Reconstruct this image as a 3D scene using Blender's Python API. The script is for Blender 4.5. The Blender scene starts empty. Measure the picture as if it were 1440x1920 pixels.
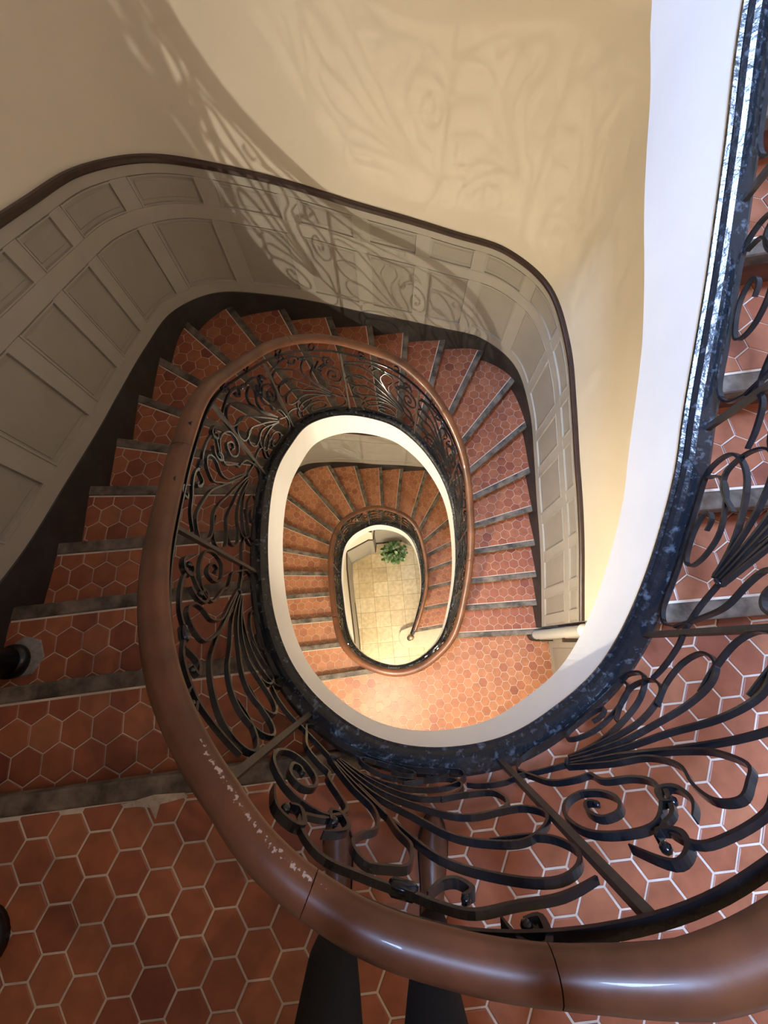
import bpy, bmesh, math, random
import numpy as np
from mathutils import Vector, Matrix
random.seed(7)
C = bpy.context.scene.collection
PI = math.pi
RISE = 0.165            # one riser; storey = 24 risers
EYE = 1.65              # lens height above the upper landing (z = 0)

# ------------------------------------------------------------------ camera
cam_d = bpy.data.cameras.new('camera'); cam = bpy.data.objects.new('camera', cam_d); C.objects.link(cam)
cam_d.sensor_fit = 'HORIZONTAL'; cam_d.sensor_width = 36.0; cam_d.lens = 36.0*750.0/1440.0
cam_d.clip_start = 0.02; cam_d.clip_end = 60
_d = np.array((0.01893206, 0.32184504, 0.94660306)); _ex = np.array((0.99982077, -0.00609428, -0.01792436)); _ey = np.array((0.0, 0.94677274, -0.32190273))
right = Vector((_ex[0], -_ey[0], -_d[0])); down = Vector((_ex[1], -_ey[1], -_d[1])); fwd = Vector((_ex[2], -_ey[2], -_d[2]))
M = Matrix((( right.x, -down.x, -fwd.x, 0), (right.y, -down.y, -fwd.y, 0), (right.z, -down.z, -fwd.z, EYE), (0, 0, 0, 1)))
cam.matrix_world = M
bpy.context.scene.camera = cam

# ------------------------------------------------------------------ light and exposure
sc = bpy.context.scene
sc.view_settings.view_transform = 'Standard'; sc.view_settings.look = 'None'; sc.view_settings.gamma = 1.0
sc.view_settings.use_curve_mapping = False; sc.view_settings.exposure = 0.3
sc.cycles.use_denoising = True
sc.cycles.max_bounces = 10; sc.cycles.diffuse_bounces = 6; sc.cycles.glossy_bounces = 4
world = bpy.data.worlds.new('world'); sc.world = world; world.use_nodes = True
world.node_tree.nodes['Background'].inputs[0].default_value = (0.45, 0.6, 1.0, 1); world.node_tree.nodes['Background'].inputs[1].default_value = 0.2
def area_light(name, loc, target, size, size_y, energy, col):
    l = bpy.data.lights.new(name, 'AREA'); l.shape = 'RECTANGLE'; l.size = size; l.size_y = size_y; l.energy = energy; l.color = col
    o = bpy.data.objects.new(name, l); C.objects.link(o); o.location = loc
    o.rotation_euler = (Vector(target)-Vector(loc)).to_track_quat('-Z', 'Y').to_euler(); return o
area_light('skylight_daylight', (-1.35, 1.0, 7.2), (1.3, 0.6, 0), 1.2, 1.5, 1350, (0.42, 0.60, 1.0))
LAMPS = [((-0.10, -0.92, -1.46), 225), ((-0.10, -0.92, -5.42), 190)]
LAMP_COL = (1.0, 0.90, 0.73)

# ------------------------------------------------------------------ materials
def mat(name, base, rough=0.6, noise=None, bump=None, spec=0.5, metallic=0.0, coat=0.0):
    """noise=(scale, colour2, lo, hi, stretch); bump=(scale, strength, distance)"""
    m = bpy.data.materials.new(name); m.use_nodes = True; nt = m.node_tree; N = nt.nodes; L = nt.links
    b = N['Principled BSDF']; b.inputs['Base Color'].default_value = (*base, 1); b.inputs['Roughness'].default_value = rough
    b.inputs['Specular IOR Level'].default_value = spec; b.inputs['Metallic'].default_value = metallic; b.inputs['Coat Weight'].default_value = coat
    tc = N.new('ShaderNodeTexCoord')
    if noise:
        sc_, c2, lo, hi, st = noise
        mp = N.new('ShaderNodeMapping'); mp.inputs['Scale'].default_value = st; L.new(tc.outputs['Object'], mp.inputs[0])
        nz = N.new('ShaderNodeTexNoise'); nz.inputs['Scale'].default_value = sc_; nz.inputs['Detail'].default_value = 6; nz.inputs['Roughness'].default_value = 0.6
        L.new(mp.outputs[0], nz.inputs['Vector'])
        rp = N.new('ShaderNodeValToRGB'); rp.color_ramp.elements[0].position = lo; rp.color_ramp.elements[1].position = hi
        rp.color_ramp.elements[0].color = (*base, 1); rp.color_ramp.elements[1].color = (*c2, 1)
        L.new(nz.outputs['Fac'], rp.inputs[0]); L.new(rp.outputs[0], b.inputs['Base Color']); m['_ramp'] = rp.name
    if bump:
        n2 = N.new('ShaderNodeTexNoise'); n2.inputs['Scale'].default_value = bump[0]; n2.inputs['Detail'].default_value = 4; L.new(tc.outputs['Object'], n2.inputs['Vector'])
        bp = N.new('ShaderNodeBump'); bp.inputs['Strength'].default_value = bump[1]; bp.inputs['Distance'].default_value = bump[2]
        L.new(n2.outputs['Fac'], bp.inputs['Height']); L.new(bp.outputs[0], b.inputs['Normal'])
    return m
S1 = (1, 1, 1)
def tile_mat(name, ca, cb, cc, rough=0.42):
    m = mat(name, ca, rough, None, (35, 0.25, 0.004)); nt = m.node_tree; N = nt.nodes; L = nt.links; b = N['Principled BSDF']
    at = N.new('ShaderNodeAttribute'); at.attribute_name = 'tint'
    rp = N.new('ShaderNodeValToRGB'); e = rp.color_ramp.elements; e[0].color = (*cb, 1); e[1].color = (*cc, 1); e.new(0.5).color = (*ca, 1)
    L.new(at.outputs['Fac'], rp.inputs[0])
    tc = N.new('ShaderNodeTexCoord'); nz = N.new('ShaderNodeTexNoise'); nz.inputs['Scale'].default_value = 14; nz.inputs['Detail'].default_value = 5; L.new(tc.outputs['Object'], nz.inputs['Vector'])
    mr = N.new('ShaderNodeMapRange'); mr.inputs[1].default_value = 0.3; mr.inputs[2].default_value = 0.75; mr.inputs[3].default_value = 0.80; mr.inputs[4].default_value = 1.16; L.new(nz.outputs['Fac'], mr.inputs[0])
    mx = N.new('ShaderNodeVectorMath'); mx.operation = 'SCALE'; L.new(rp.outputs[0], mx.inputs[0]); L.new(mr.outputs[0], mx.inputs['Scale'])
    L.new(mx.outputs[0], b.inputs['Base Color'])
    return m
MT = {}
MT['tile'] = tile_mat('terracotta_tile', (0.335, 0.112, 0.055), (0.20, 0.052, 0.034), (0.38, 0.150, 0.075))
MT['tile_low'] = tile_mat('orange_terracotta_tile', (0.40, 0.155, 0.068), (0.27, 0.085, 0.045), (0.46, 0.20, 0.095))
MT['stone_tile'] = tile_mat('cream_stone_tile', (0.62, 0.50, 0.30), (0.52, 0.40, 0.22), (0.70, 0.60, 0.40), 0.35)
MT['grout'] = mat('lime_grout', (0.70, 0.63, 0.54), 0.9, (9, (0.48, 0.42, 0.35), 0.4, 0.7, S1))
MT['stone_joint'] = mat('stone_joint', (0.33, 0.25, 0.15), 0.9)
MT['nosing'] = mat('worn_oak_nosing', (0.045, 0.036, 0.028), 0.6, (9, (0.23, 0.19, 0.15), 0.36, 0.68, (1, 1, 1)), (40, 0.5, 0.006))
MT['riser'] = mat('brown_riser', (0.16, 0.055, 0.028), 0.8, (8, (0.10, 0.04, 0.025), 0.4, 0.7, S1))
MT['plaster'] = mat('cream_plaster', (0.66, 0.60, 0.49), 0.85, (1.6, (0.62, 0.565, 0.46), 0.35, 0.7, S1), (60, 0.06, 0.003))
MT['white'] = mat('white_plaster', (0.80, 0.78, 0.74), 0.8, (2.5, (0.76, 0.74, 0.70), 0.4, 0.7, S1), (50, 0.08, 0.003))
MT['dado'] = mat('grey_green_paint', (0.30, 0.275, 0.23), 0.5, (3, (0.27, 0.245, 0.205), 0.4, 0.7, S1))
MT['dado_frame'] = mat('grey_green_frame_paint', (0.35, 0.325, 0.275), 0.5, (3, (0.32, 0.295, 0.25), 0.4, 0.7, S1))
MT['skirt'] = mat('black_brown_skirting_paint', (0.022, 0.018, 0.016), 0.55, (6, (0.045, 0.040, 0.036), 0.45, 0.75, S1))
MT['cap'] = mat('dark_brown_cap_wood', (0.045, 0.022, 0.015), 0.4, (12, (0.025, 0.014, 0.010), 0.4, 0.7, S1))
MT['string'] = mat('black_string_paint', (0.010, 0.012, 0.016), 0.26, (30, (0.085, 0.10, 0.125), 0.56, 0.68, S1), (26, 0.55, 0.008))
MT['iron'] = mat('black_wrought_iron', (0.007, 0.008, 0.011), 0.20, (18, (0.018, 0.018, 0.021), 0.45, 0.7, S1), (50, 0.15, 0.003), spec=0.5)
MT['iron_bar'] = mat('brown_black_iron_bar', (0.030, 0.023, 0.018), 0.45, (18, (0.055, 0.042, 0.032), 0.4, 0.7, S1), (60, 0.3, 0.003))
MT['rail'] = mat('varnished_handrail_wood', (0.15, 0.055, 0.023), 0.40, (5, (0.058, 0.020, 0.010), 0.35, 0.7, (1, 1, 1)), (25, 0.12, 0.003), coat=0.08)
MT['rubber'] = mat('black_gloss_paint', (0.008, 0.008, 0.009), 0.3)
MT['mortar'] = mat('grey_mortar', (0.30, 0.28, 0.27), 0.9, (30, (0.20, 0.19, 0.18), 0.4, 0.7, S1), (60, 0.5, 0.01))
MT['pale_mortar'] = mat('pale_lime_mortar', (0.52, 0.45, 0.35), 0.9, (40, (0.38, 0.32, 0.25), 0.4, 0.7, S1), (60, 0.5, 0.01))
MT['leather'] = mat('brown_shoe_leather', (0.15, 0.062, 0.03), 0.38, (14, (0.085, 0.034, 0.017), 0.4, 0.7, S1))
MT['cloth'] = mat('black_cloth', (0.005, 0.005, 0.0055), 0.9, None, (120, 0.3, 0.003))
MT['skin'] = mat('skin', (0.55, 0.33, 0.23), 0.55)
MT['hair'] = mat('dark_hair', (0.03, 0.02, 0.013), 0.6)
MT['leaf'] = mat('green_leaf', (0.045, 0.11, 0.028), 0.35, (6, (0.09, 0.17, 0.05), 0.4, 0.65, S1))
MT['leaf_pale'] = mat('pale_green_leaf', (0.20, 0.27, 0.13), 0.3, (6, (0.30, 0.34, 0.20), 0.4, 0.65, S1))
MT['stalk'] = mat('green_stalk', (0.10, 0.16, 0.05), 0.5)
MT['pot'] = mat('dark_glazed_pot', (0.05, 0.045, 0.04), 0.35)
MT['soil'] = mat('potting_soil', (0.03, 0.02, 0.013), 0.95)
MT['stone'] = mat('pale_step_stone', (0.60, 0.52, 0.36), 0.5, (6, (0.52, 0.44, 0.30), 0.4, 0.7, S1))
MT['brass'] = mat('dull_brass', (0.45, 0.36, 0.22), 0.25, None, None, metallic=1.0)
MT['opal'] = mat('opal_lamp_glass', (0.9, 0.87, 0.8), 0.3)
def worn(m):
    nt = m.node_tree; N = nt.nodes; L = nt.links; b = N['Principled BSDF']; src = b.inputs['Base Color'].links[0].from_socket
    at = N.new('ShaderNodeAttribute'); at.attribute_name = 'tint'; tc = N.new('ShaderNodeTexCoord'); nz = N.new('ShaderNodeTexNoise'); nz.inputs['Scale'].default_value = 140; nz.inputs['Detail'].default_value = 3
    L.new(tc.outputs['Object'], nz.inputs['Vector']); mu = N.new('ShaderNodeMath'); mu.operation = 'MULTIPLY'; L.new(at.outputs['Fac'], mu.inputs[0]); L.new(nz.outputs['Fac'], mu.inputs[1])
    mr = N.new('ShaderNodeMapRange'); mr.inputs[1].default_value = 0.475; mr.inputs[2].default_value = 0.52; L.new(mu.outputs[0], mr.inputs[0])
    mx = N.new('ShaderNodeMix'); mx.data_type = 'RGBA'; mx.inputs[7].default_value = (0.42, 0.33, 0.28, 1); L.new(mr.outputs[0], mx.inputs[0]); L.new(src, mx.inputs[6]); L.new(mx.outputs[2], b.inputs['Base Color'])
worn(MT['rail'])
def emit_mat(name, col, st):
    m = bpy.data.materials.new(name); m.use_nodes = True; nt = m.node_tree; nt.nodes.remove(nt.nodes['Principled BSDF'])
    e = nt.nodes.new('ShaderNodeEmission'); e.inputs[0].default_value = (*col, 1); e.inputs[1].default_value = st
    nt.links.new(e.outputs[0], nt.nodes['Material Output'].inputs[0]); return m

# ------------------------------------------------------------------ helpers
def tag(o, label=None, cat=None, group=None, kind=None):
    if label: o['label'] = label
    if cat: o['category'] = cat
    if group: o['group'] = group
    if kind: o['kind'] = kind
    return o
def empty(name, loc=(0, 0, 0)):
    o = bpy.data.objects.new(name, None); C.objects.link(o); o.location = loc; o.empty_display_size = 0.1; return o
def mesh_obj(name, verts, faces, m, parent=None, smooth=False, tint=None):
    me = bpy.data.meshes.new(name); me.from_pydata([tuple(v) for v in verts], [], faces); me.update()
    if m: me.materials.append(m)
    if smooth: me.polygons.foreach_set('use_smooth', [True]*len(me.polygons))
    if tint is not None:
        a = me.attributes.new('tint', 'FLOAT', 'POINT'); a.data.foreach_set('value', tint if hasattr(tint, '__len__') else [tint]*len(verts))
    o = bpy.data.objects.new(name, me); C.objects.link(o)
    if parent:
        o.parent = parent
        if parent.location.length > 0: o.matrix_parent_inverse = Matrix.Translation(-parent.location)
    return o
def fix_normals(o):
    bm = bmesh.new(); bm.from_mesh(o.data); bmesh.ops.recalc_face_normals(bm, faces=bm.faces); bm.to_mesh(o.data); bm.free(); return o
def bevel(o, w, seg=2):
    md = o.modifiers.new('bevel', 'BEVEL'); md.width = w; md.segments = seg; md.limit_method = 'ANGLE'; md.angle_limit = 0.6; return o
def loft(rings, closed_ring=True, caps=True):
    k = len(rings[0]); v = [p for r_ in rings for p in r_]; f = []
    for i in range(len(rings)-1):
        for j in range(k if closed_ring else k-1):
            a = i*k+j; b = i*k+(j+1) % k; f.append((a, b, b+k, a+k))
    if caps and closed_ring:
        f.append(tuple(range(k-1, -1, -1))); f.append(tuple((len(rings)-1)*k+j for j in range(k)))
    return v, f
def catmull(P, per=8):
    P = [np.array(p, float) for p in P]; out = []
    for i in range(len(P)-1):
        p0, p1, p2, p3 = P[max(i-1, 0)], P[i], P[i+1], P[min(i+2, len(P)-1)]
        for k in range(per):
            f = k/per
            out.append(.5*((2*p1)+(-p0+p2)*f+(2*p0-5*p1+4*p2-p3)*f*f+(-p0+3*p1-3*p2+p3)*f**3))
    out.append(P[-1]); return np.array(out)
class Curve:
    """plan curve carrying the stair count n; outward = away from the well centre"""
    def __init__(self, T, sm=0.06, ds=0.02, mid=(0.1, 0.95)):
        c = catmull(T, 14); xy = c[:, 1:3]; n = c[:, 0]
        s = np.r_[0, np.cumsum(np.linalg.norm(np.diff(xy, axis=0), axis=1))]; k = np.r_[True, np.diff(s) > 1e-6]
        s, xy, n = s[k], xy[k], n[k]; S = np.arange(0, s[-1], ds)
        g = [np.interp(S, s, q) for q in (xy[:, 0], xy[:, 1], n)]
        w = max(1, int(sm/ds)); kern = np.exp(-np.linspace(-2, 2, 4*w+1)**2); kern /= kern.sum()
        def smo(q): return np.convolve(np.r_[2*q[0]-q[2*w:0:-1], q, 2*q[-1]-q[-2:-2*w-2:-1]], kern, 'valid')
        self.x, self.y, self.n = [smo(q) for q in g]; self.s = S
        tx, ty = np.gradient(self.x), np.gradient(self.y); l = np.hypot(tx, ty); tx, ty = tx/l, ty/l
        self.ox, self.oy = ty, -tx
        sg = np.where((self.x-mid[0])*self.ox+(self.y-mid[1])*self.oy < 0, -1.0, 1.0); sg[:] = np.sign(np.median(sg)); self.ox = self.ox*sg; self.oy = self.oy*sg
        self.L = S[-1]
    def at(self, s, off=0.0):
        x = np.interp(s, self.s, self.x); y = np.interp(s, self.s, self.y); ox = np.interp(s, self.s, self.ox); oy = np.interp(s, self.s, self.oy); l = math.hypot(ox, oy)
        return np.array((x+off*ox/l, y+off*oy/l))
    def out(self, s):
        o = np.array((np.interp(s, self.s, self.ox), np.interp(s, self.s, self.oy))); return o/np.linalg.norm(o)
    def nn(self, s): return float(np.interp(s, self.s, self.n))
    def s_of_n(self, n, last=False):
        k = np.where(self.n >= n-1e-4)[0]; return float(self.s[k[0]]) if len(k) else self.L
    def near(self, p):
        d = (self.x-p[0])**2+(self.y-p[1])**2; i = int(d.argmin()); return float(self.s[i]), math.sqrt(d[i])

# the open edge of the stair (line of the string), n = number of risers down from the upper landing
STRING_T = [(-12, .40, 3.0), (-10.5, .80, 2.85), (-9, 1.02, 2.6), (-7.5, 1.07, 2.22), (-6.4, 1.06, 1.92), (-5.6, 1.055, 1.70), (-5, 1.06, 1.527), (-4.3, 1.065, 1.34), (-3.6, 1.05, 1.105), (-2.7, 1.0, .75), (-2.3, .98, .58), (-1.8, .95, .414), (-1.2, .905, .226), (-.6, .84, .046), (-.1, .758, -.096), (0, .60, -.215), (0, .435, -.303), (0, .258, -.343), (0, .085, -.347), (0, -.07, -.314), (.05, -.21, -.244), (.5, -.353, -.141), (1, -.472, 0), (1.7, -.577, .204), (2.7, -.67, .475), (3.5, -.727, .762), (4.3, -.752, 1.06), (6, -.76, 1.4), (8.2, -.70, 1.825), (10.1, -.47, 2.11), (11.8, -.178, 2.24), (13, .1, 2.23), (14.6, .40, 2.07), (16.6, .64, 1.82), (18.5, .765, 1.52), (20.3, .816, 1.05), (21.8, .78, .62), (23.2, .66, .165), (23.85, .433, -.086), (24, .201, -.205), (24, -.05, -.218), (24.2, -.341, -.114), (25, -.55, .076), (26, -.656, .341), (27, -.734, .707), (28.2, -.804, 1.104), (30, -.811, 1.572), (31.3, -.713, 1.854), (32.6, -.543, 2.053), (34, -.32, 2.213), (35.4, -.058, 2.271), (36.8, .228, 2.228), (38, .427, 2.081), (39.5, .554, 1.814), (41, .627, 1.468), (42.3, .631, 1.096), (43.5, .542, .703), (44.3, .463, .457), (44.9, .40, .28)]
SC = Curve(STRING_T)
# the enclosing wall beside the flight between the two landings
WALL_T = [(-2, -1.86, -1.60), (-.6, -1.86, -.80), (0.1, -1.86, -.50), (1, -1.86, -.20), (2, -1.88, .12), (3, -1.88, .49), (4, -1.92, .90), (5, -1.95, 1.34), (6, -1.99, 1.81), (7, -2.01, 2.32), (8, -1.96, 2.87), (9, -1.67, 3.27), (10, -1.2, 3.41), (11, -.72, 3.47), (12, -.28, 3.5), (13, .16, 3.55), (14, .61, 3.58), (15, 1.12, 3.57), (16, 1.55, 3.28), (17, 1.72, 2.73), (18, 1.76, 2.16), (19, 1.79, 1.71), (20, 1.83, 1.30), (21, 1.86, .93), (22, 1.88, .59), (23, 1.9, .25)]
WC = Curve(WALL_T, sm=0.08)
def zp(n): return -n*RISE

# nosing lines: n, a point of the tile/wood joint, bearing (degrees) away from the well
NL = [(-11, -.52, 3.05, 107.8), (-10, -.08, 3.15, 96), (-9, .38, 3.1, 83), (-8, .85, 2.95, 65), (-7, 1.15, 2.5, 45), (-6, 1.24, 2.06, 28), (-5, 1.194, 1.675, 17), (-4, 1.197, 1.289, 11), (-3, 1.196, .886, 8), (-2, 1.209, .527, 4.3), (-1, 1.166, .166, 4.7), (0, -1.055, -.528, -173.1), (1, -1.030, -.149, -172.8), (2, -1.254, .193, -173.4), (3, -1.332, .531, -175.5), (4, -1.469, .906, -179.8), (5, -1.455, 1.267, 171.2), (6, -1.467, 1.619, 159.0), (7, -1.502, 2.004, 148.4), (8, -1.316, 2.263, 136.5), (9, -1.253, 2.703, 126.9), (10, -.837, 2.724, 117.3), (11, -.518, 2.849, 107.8), (12, -.234, 3.193, 97.5), (13, .121, 3.089, 85.5), (14, .485, 3.089, 75.5), (15, .914, 3.146, 64.5), (16, 1.205, 2.836, 52.1), (17, 1.339, 2.404, 40.4), (18, 1.386, 1.978, 26.2), (19, 1.416, 1.593, 16.9), (20, 1.439, 1.242, 8.4), (21, 1.444, .885, 5.9), (22, 1.444, .558, 4.1), (23, 1.363, .213, 2.9), (24, -.671, -.371, -172.4), (25, -.942, -.014, -173.8), (26, -1.141, .345, -175.3), (27, -1.254, .720, -175.6), (28, -1.339, 1.081, 179.5), (29, -1.396, 1.437, 169.7), (30, -1.446, 1.813, 158.0), (31, -1.434, 2.219, 143.0), (32, -1.302, 2.614, 130.9), (33, -.960, 2.857, 119.1), (34, -.599, 2.964, 105.5), (35, -.226, 3.040, 93.2), (36, .140, 3.076, 83.7), (37, .553, 3.027, 72.9), (38, .754, 2.680, 60.8), (39, .893, 2.319, 40.3), (40, .941, 1.980, 27.1), (41, .955, 1.649, 19.7), (42, 1.002, 1.291, 13.3), (43, .968, .879, 10.9), (44, .865, .449, 9.7)]
LINES = {}
for n, x, y, a in NL:
    d = np.array((math.cos(math.radians(a)), math.sin(math.radians(a))))
    LINES[n] = (np.array((x, y)), d, np.array((d[1], -d[0])))    # point, outward bearing, downhill (clockwise in plan)
def ray_curve(p, d, cv, off=0.0, lo=-9, hi=9, srange=None):
    """largest sensible hit of a line with a plan curve"""
    X = np.c_[cv.x+off*cv.ox, cv.y+off*cv.oy]-p; perp = X@np.array((-d[1], d[0])); al = X@d; best = None
    for i in range(len(perp)-1):
        if srange and not (srange[0] <= cv.s[i] <= srange[1]): continue
        if perp[i]*perp[i+1] <= 0:
            f = perp[i]/(perp[i]-perp[i+1]+1e-12); t = al[i]*(1-f)+al[i+1]*f
            if lo < t < hi and (best is None or abs(t) < abs(best)): best = t
    return best
WALL_RIGHT_X = 1.92
ENDS = {}
for n, (p, d, dn) in LINES.items():
    s0 = SC.s_of_n(n-2.5); s1 = SC.s_of_n(n+2.5)
    ti = ray_curve(p, d, SC, 0.045, -2.5, 0.6, (s0, s1))
    if ti is None: ti = -0.5
    to = ray_curve(p, d, WC, 0.03, 0.0, 4.0)
    if to is None: to = 0.9
    if n in (0, 24): ti = -((-0.11 if n == 0 else -0.21)-p[0])/-d[0]
    ENDS[n] = (p+ti*d, p+to*d)

# ------------------------------------------------------------------ hex tiles
def clip(poly, p, nrm):
    """keep the side where (q-p).nrm >= 0"""
    out = []
    for i in range(len(poly)):
        a, b = poly[i], poly[(i+1) % len(poly)]; da, db = (a-p)@nrm, (b-p)@nrm
        if da >= 0: out.append(a)
        if da*db < 0: out.append(a+(b-a)*(da/(da-db)))
    return out
def area(poly):
    return 0.5*sum(poly[i][0]*poly[(i+1) % len(poly)][1]-poly[(i+1) % len(poly)][0]*poly[i][1] for i in range(len(poly)))
def hexes(origin, ang, pitch, planes, joint=0.006, box=None, keep=None):
    """hex tiles on a lattice, clipped by half planes [(point, inward normal)]"""
    e1 = np.array((math.cos(ang), math.sin(ang)))*pitch; e2 = np.array((math.cos(ang+PI/3), math.sin(ang+PI/3)))*pitch; R = (pitch-joint)/math.sqrt(3)
    x0, x1, y0, y1 = box; out = []
    K = int(max(x1-x0, y1-y0)/pitch*1.6)+6; o = np.array(origin)
    c0 = np.array(((x0+x1)/2, (y0+y1)/2)); ij = np.linalg.solve(np.array((e1, e2)).T, c0-o); i0, j0 = int(round(ij[0])), int(round(ij[1]))
    for i in range(i0-K, i0+K):
        for j in range(j0-K, j0+K):
            c = o+i*e1+j*e2
            if not (x0-pitch < c[0] < x1+pitch and y0-pitch < c[1] < y1+pitch): continue
            poly = [c+R*np.array((math.cos(ang+PI/6+k*PI/3), math.sin(ang+PI/6+k*PI/3))) for k in range(6)]
            pl = list(planes(c)) if callable(planes) else planes
            for p, nr in pl:
                poly = clip(poly, p, nr)
                if len(poly) < 3: break
            if len(poly) < 3 or area(poly) < 0.0004: continue
            if keep and not keep(np.mean(poly, axis=0)): continue
            out.append(poly)
    return out
def tile_geo(poly, z, th=0.014, ch=0.003, jit=0.0009):
    c = np.mean(poly, axis=0); dz = random.uniform(-jit, jit); gx, gy = random.uniform(-.006, .006), random.uniform(-.006, .006)
    k = len(poly); f1 = 1-ch/0.06
    zt = lambda q: z+dz+gx*(q[0]-c[0])+gy*(q[1]-c[1])
    v = [(q[0], q[1], z-th) for q in poly]+[(q[0], q[1], zt(q)-ch*0.6) for q in poly]+[(*(c+(q-c)*f1), zt(q)) for q in poly]
    f = [tuple(range(2*k, 3*k))]
    for i in range(k):
        j = (i+1) % k; f += [(i, j, j+k, i+k), (i+k, j+k, j+2*k, i+2*k)]
    return v, f
def project(p):
    q = Vector(p)-Vector((0, 0, EYE)); zc = q.dot(fwd)
    if zc <= 0.01: return None
    return 720+750*q.dot(right)/zc, 960+750*q.dot(down)/zc, zc
def seen_size(poly, z):
    c = np.mean(poly, axis=0); q = project((c[0], c[1], z))
    if q is None or not (-30 < q[0] < 1470 and -30 < q[1] < 1950): return 0
    return math.sqrt(abs(area(poly)))*750/q[2]
def place_tiles(tiles, limit, field_parent, m, name='tile', rnd=None):
    """tiles: (poly, z, parent). The largest in view become parts of their own, the rest one part"""
    T = sorted(((seen_size(p, z), i) for i, (p, z, par) in enumerate(tiles)), reverse=True)
    own = {i for sz, i in T[:limit] if sz >= 6}; V, F, TT = [], [], []
    for i, (p, z, par) in enumerate(tiles):
        v, f = tile_geo(p, z); t = min(1, max(0, random.gauss(0.52, 0.17))) if rnd is None else rnd()
        if i in own: mesh_obj(name, v, f, m, par, tint=t)
        else:
            o = len(V); V += v; F += [tuple(o+q for q in ff) for ff in f]; TT += [t]*len(v)
    if V:
        o = mesh_obj('tile_field', V, F, m, field_parent, tint=TT); o['kind'] = 'stuff'
    return len(own)

# ------------------------------------------------------------------ steps
def strip_along(curve, s0, s1, prof, step=0.03, zfun=None):
    """sweep a (offset, height) profile along a plan curve; height is above the pitch line"""
    k = max(2, int((s1-s0)/step)+1); rings = []
    for s in np.linspace(s0, s1, k):
        z0 = zp(curve.nn(s)) if zfun is None else zfun(s); p = curve.at(s); o = curve.out(s)
        rings.append([(p[0]+a*o[0], p[1]+a*o[1], z0+h) for a, h in prof])
    return loft(rings)
def sweep(name, curve, s0, s1, prof, m, parent, smooth=False, step=0.03, zfun=None):
    v, f = strip_along(curve, s0, s1, prof, step, zfun); return fix_normals(mesh_obj(name, v, f, m, parent, smooth))
WOOD = 0.068; SET = 0.030
def wall_planes(c):
    """chords of the enclosing wall near a tile, as inward half planes"""
    s, d = WC.near(c)
    if d > 0.3: return []
    return [(WC.at(s, 0.02), -WC.out(s))]
def string_planes(c, n):
    k = np.abs(SC.n-n) < 3.2; idx = np.where(k)[0]; dd = (SC.x[idx]-c[0])**2+(SC.y[idx]-c[1])**2; i = idx[int(dd.argmin())]
    o = np.array((SC.ox[i], SC.oy[i])); o /= np.linalg.norm(o); return [(np.array((SC.x[i], SC.y[i]))+0.05*o, o)]
def board(name, a, b, dn, w0, w1, z0, z1, m, parent, bev=0.006):
    q = [a+dn*w0, b+dn*w0, b+dn*w1, a+dn*w1]
    v = [(p[0], p[1], z) for z in (z0, z1) for p in q]; f = [(0, 1, 2, 3), (7, 6, 5, 4)]+[(i, i+4, (i+1) % 4+4, (i+1) % 4) for i in range(4)]
    o = fix_normals(mesh_obj(name, v, f, m, parent))
    if bev: bevel(o, bev)
    return o
def build_step(n, flight, tiles, pitch, m_tile=None):
    """tread n: its nosing, the riser under it, and the bed that carries its tiles"""
    p, d, dn = LINES[n]; a, b = ENDS[n]; z = zp(n); pu, du, dnu = LINES[n-1]; au, bu = ENDS[n-1]
    quad = [au+dnu*(WOOD-SET), bu+dnu*(WOOD-SET), b+dn*0.01, a+dn*0.01]
    v = [(q[0], q[1], zz) for zz in (z-0.045, z-0.004) for q in quad]
    st = fix_normals(mesh_obj('step', v, [(0, 1, 2, 3), (7, 6, 5, 4)]+[(i, i+4, (i+1) % 4+4, (i+1) % 4) for i in range(4)], MT['grout'], flight))
    board('nosing', a, b, dn, 0.0, WOOD, z-0.052, z+0.002, MT['nosing'], st, 0.009)
    board('riser', a, b, dn, WOOD-SET-0.02, WOOD-SET, z-RISE-0.02, z-0.048, MT['riser'], st, 0)
    row = p-dn*0.023
    planes = lambda c: [(p-dn*0.008, -dn), (pu+dnu*(WOOD-SET), dnu)]+wall_planes(c)+string_planes(c, n)
    xs = [q[0] for q in quad]+[q[0] for q in (b+d*.1,)]; ys = [q[1] for q in quad]
    shift = d*random.uniform(0, pitch)
    for poly in hexes(row+shift, math.atan2(d[1], d[0]), pitch, planes, 0.005 if n < 9 else 0.0038, (min(xs)-.1, max(xs)+.1, min(ys)-.1, max(ys)+.1)):
        tiles.append((poly, z, st))
    return st
def flight(label, ns, pitch, limit, m='tile'):
    f = empty('stair_flight', (0, 0, 0)); tag(f, label, 'staircase'); tl = []
    for n in ns: build_step(n, f, tl, pitch(n))
    place_tiles(tl, limit, f, MT[m]); return f
F_up = flight('short tiled flight climbing from the red hexagon landing beside the white string', range(-10, 0), lambda n: 0.127, 120)
F_mid = flight('long winding flight with red hexagon tiles and worn grey nosings beside panelled wainscot', range(1, 24), lambda n: 0.127 if n < 11 else 0.118, 300)
F_low = flight('lowest winding flight of orange tiled steps running down to the cream stone floor', range(25, 45), lambda n: 0.116, 300, 'tile_low')

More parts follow.
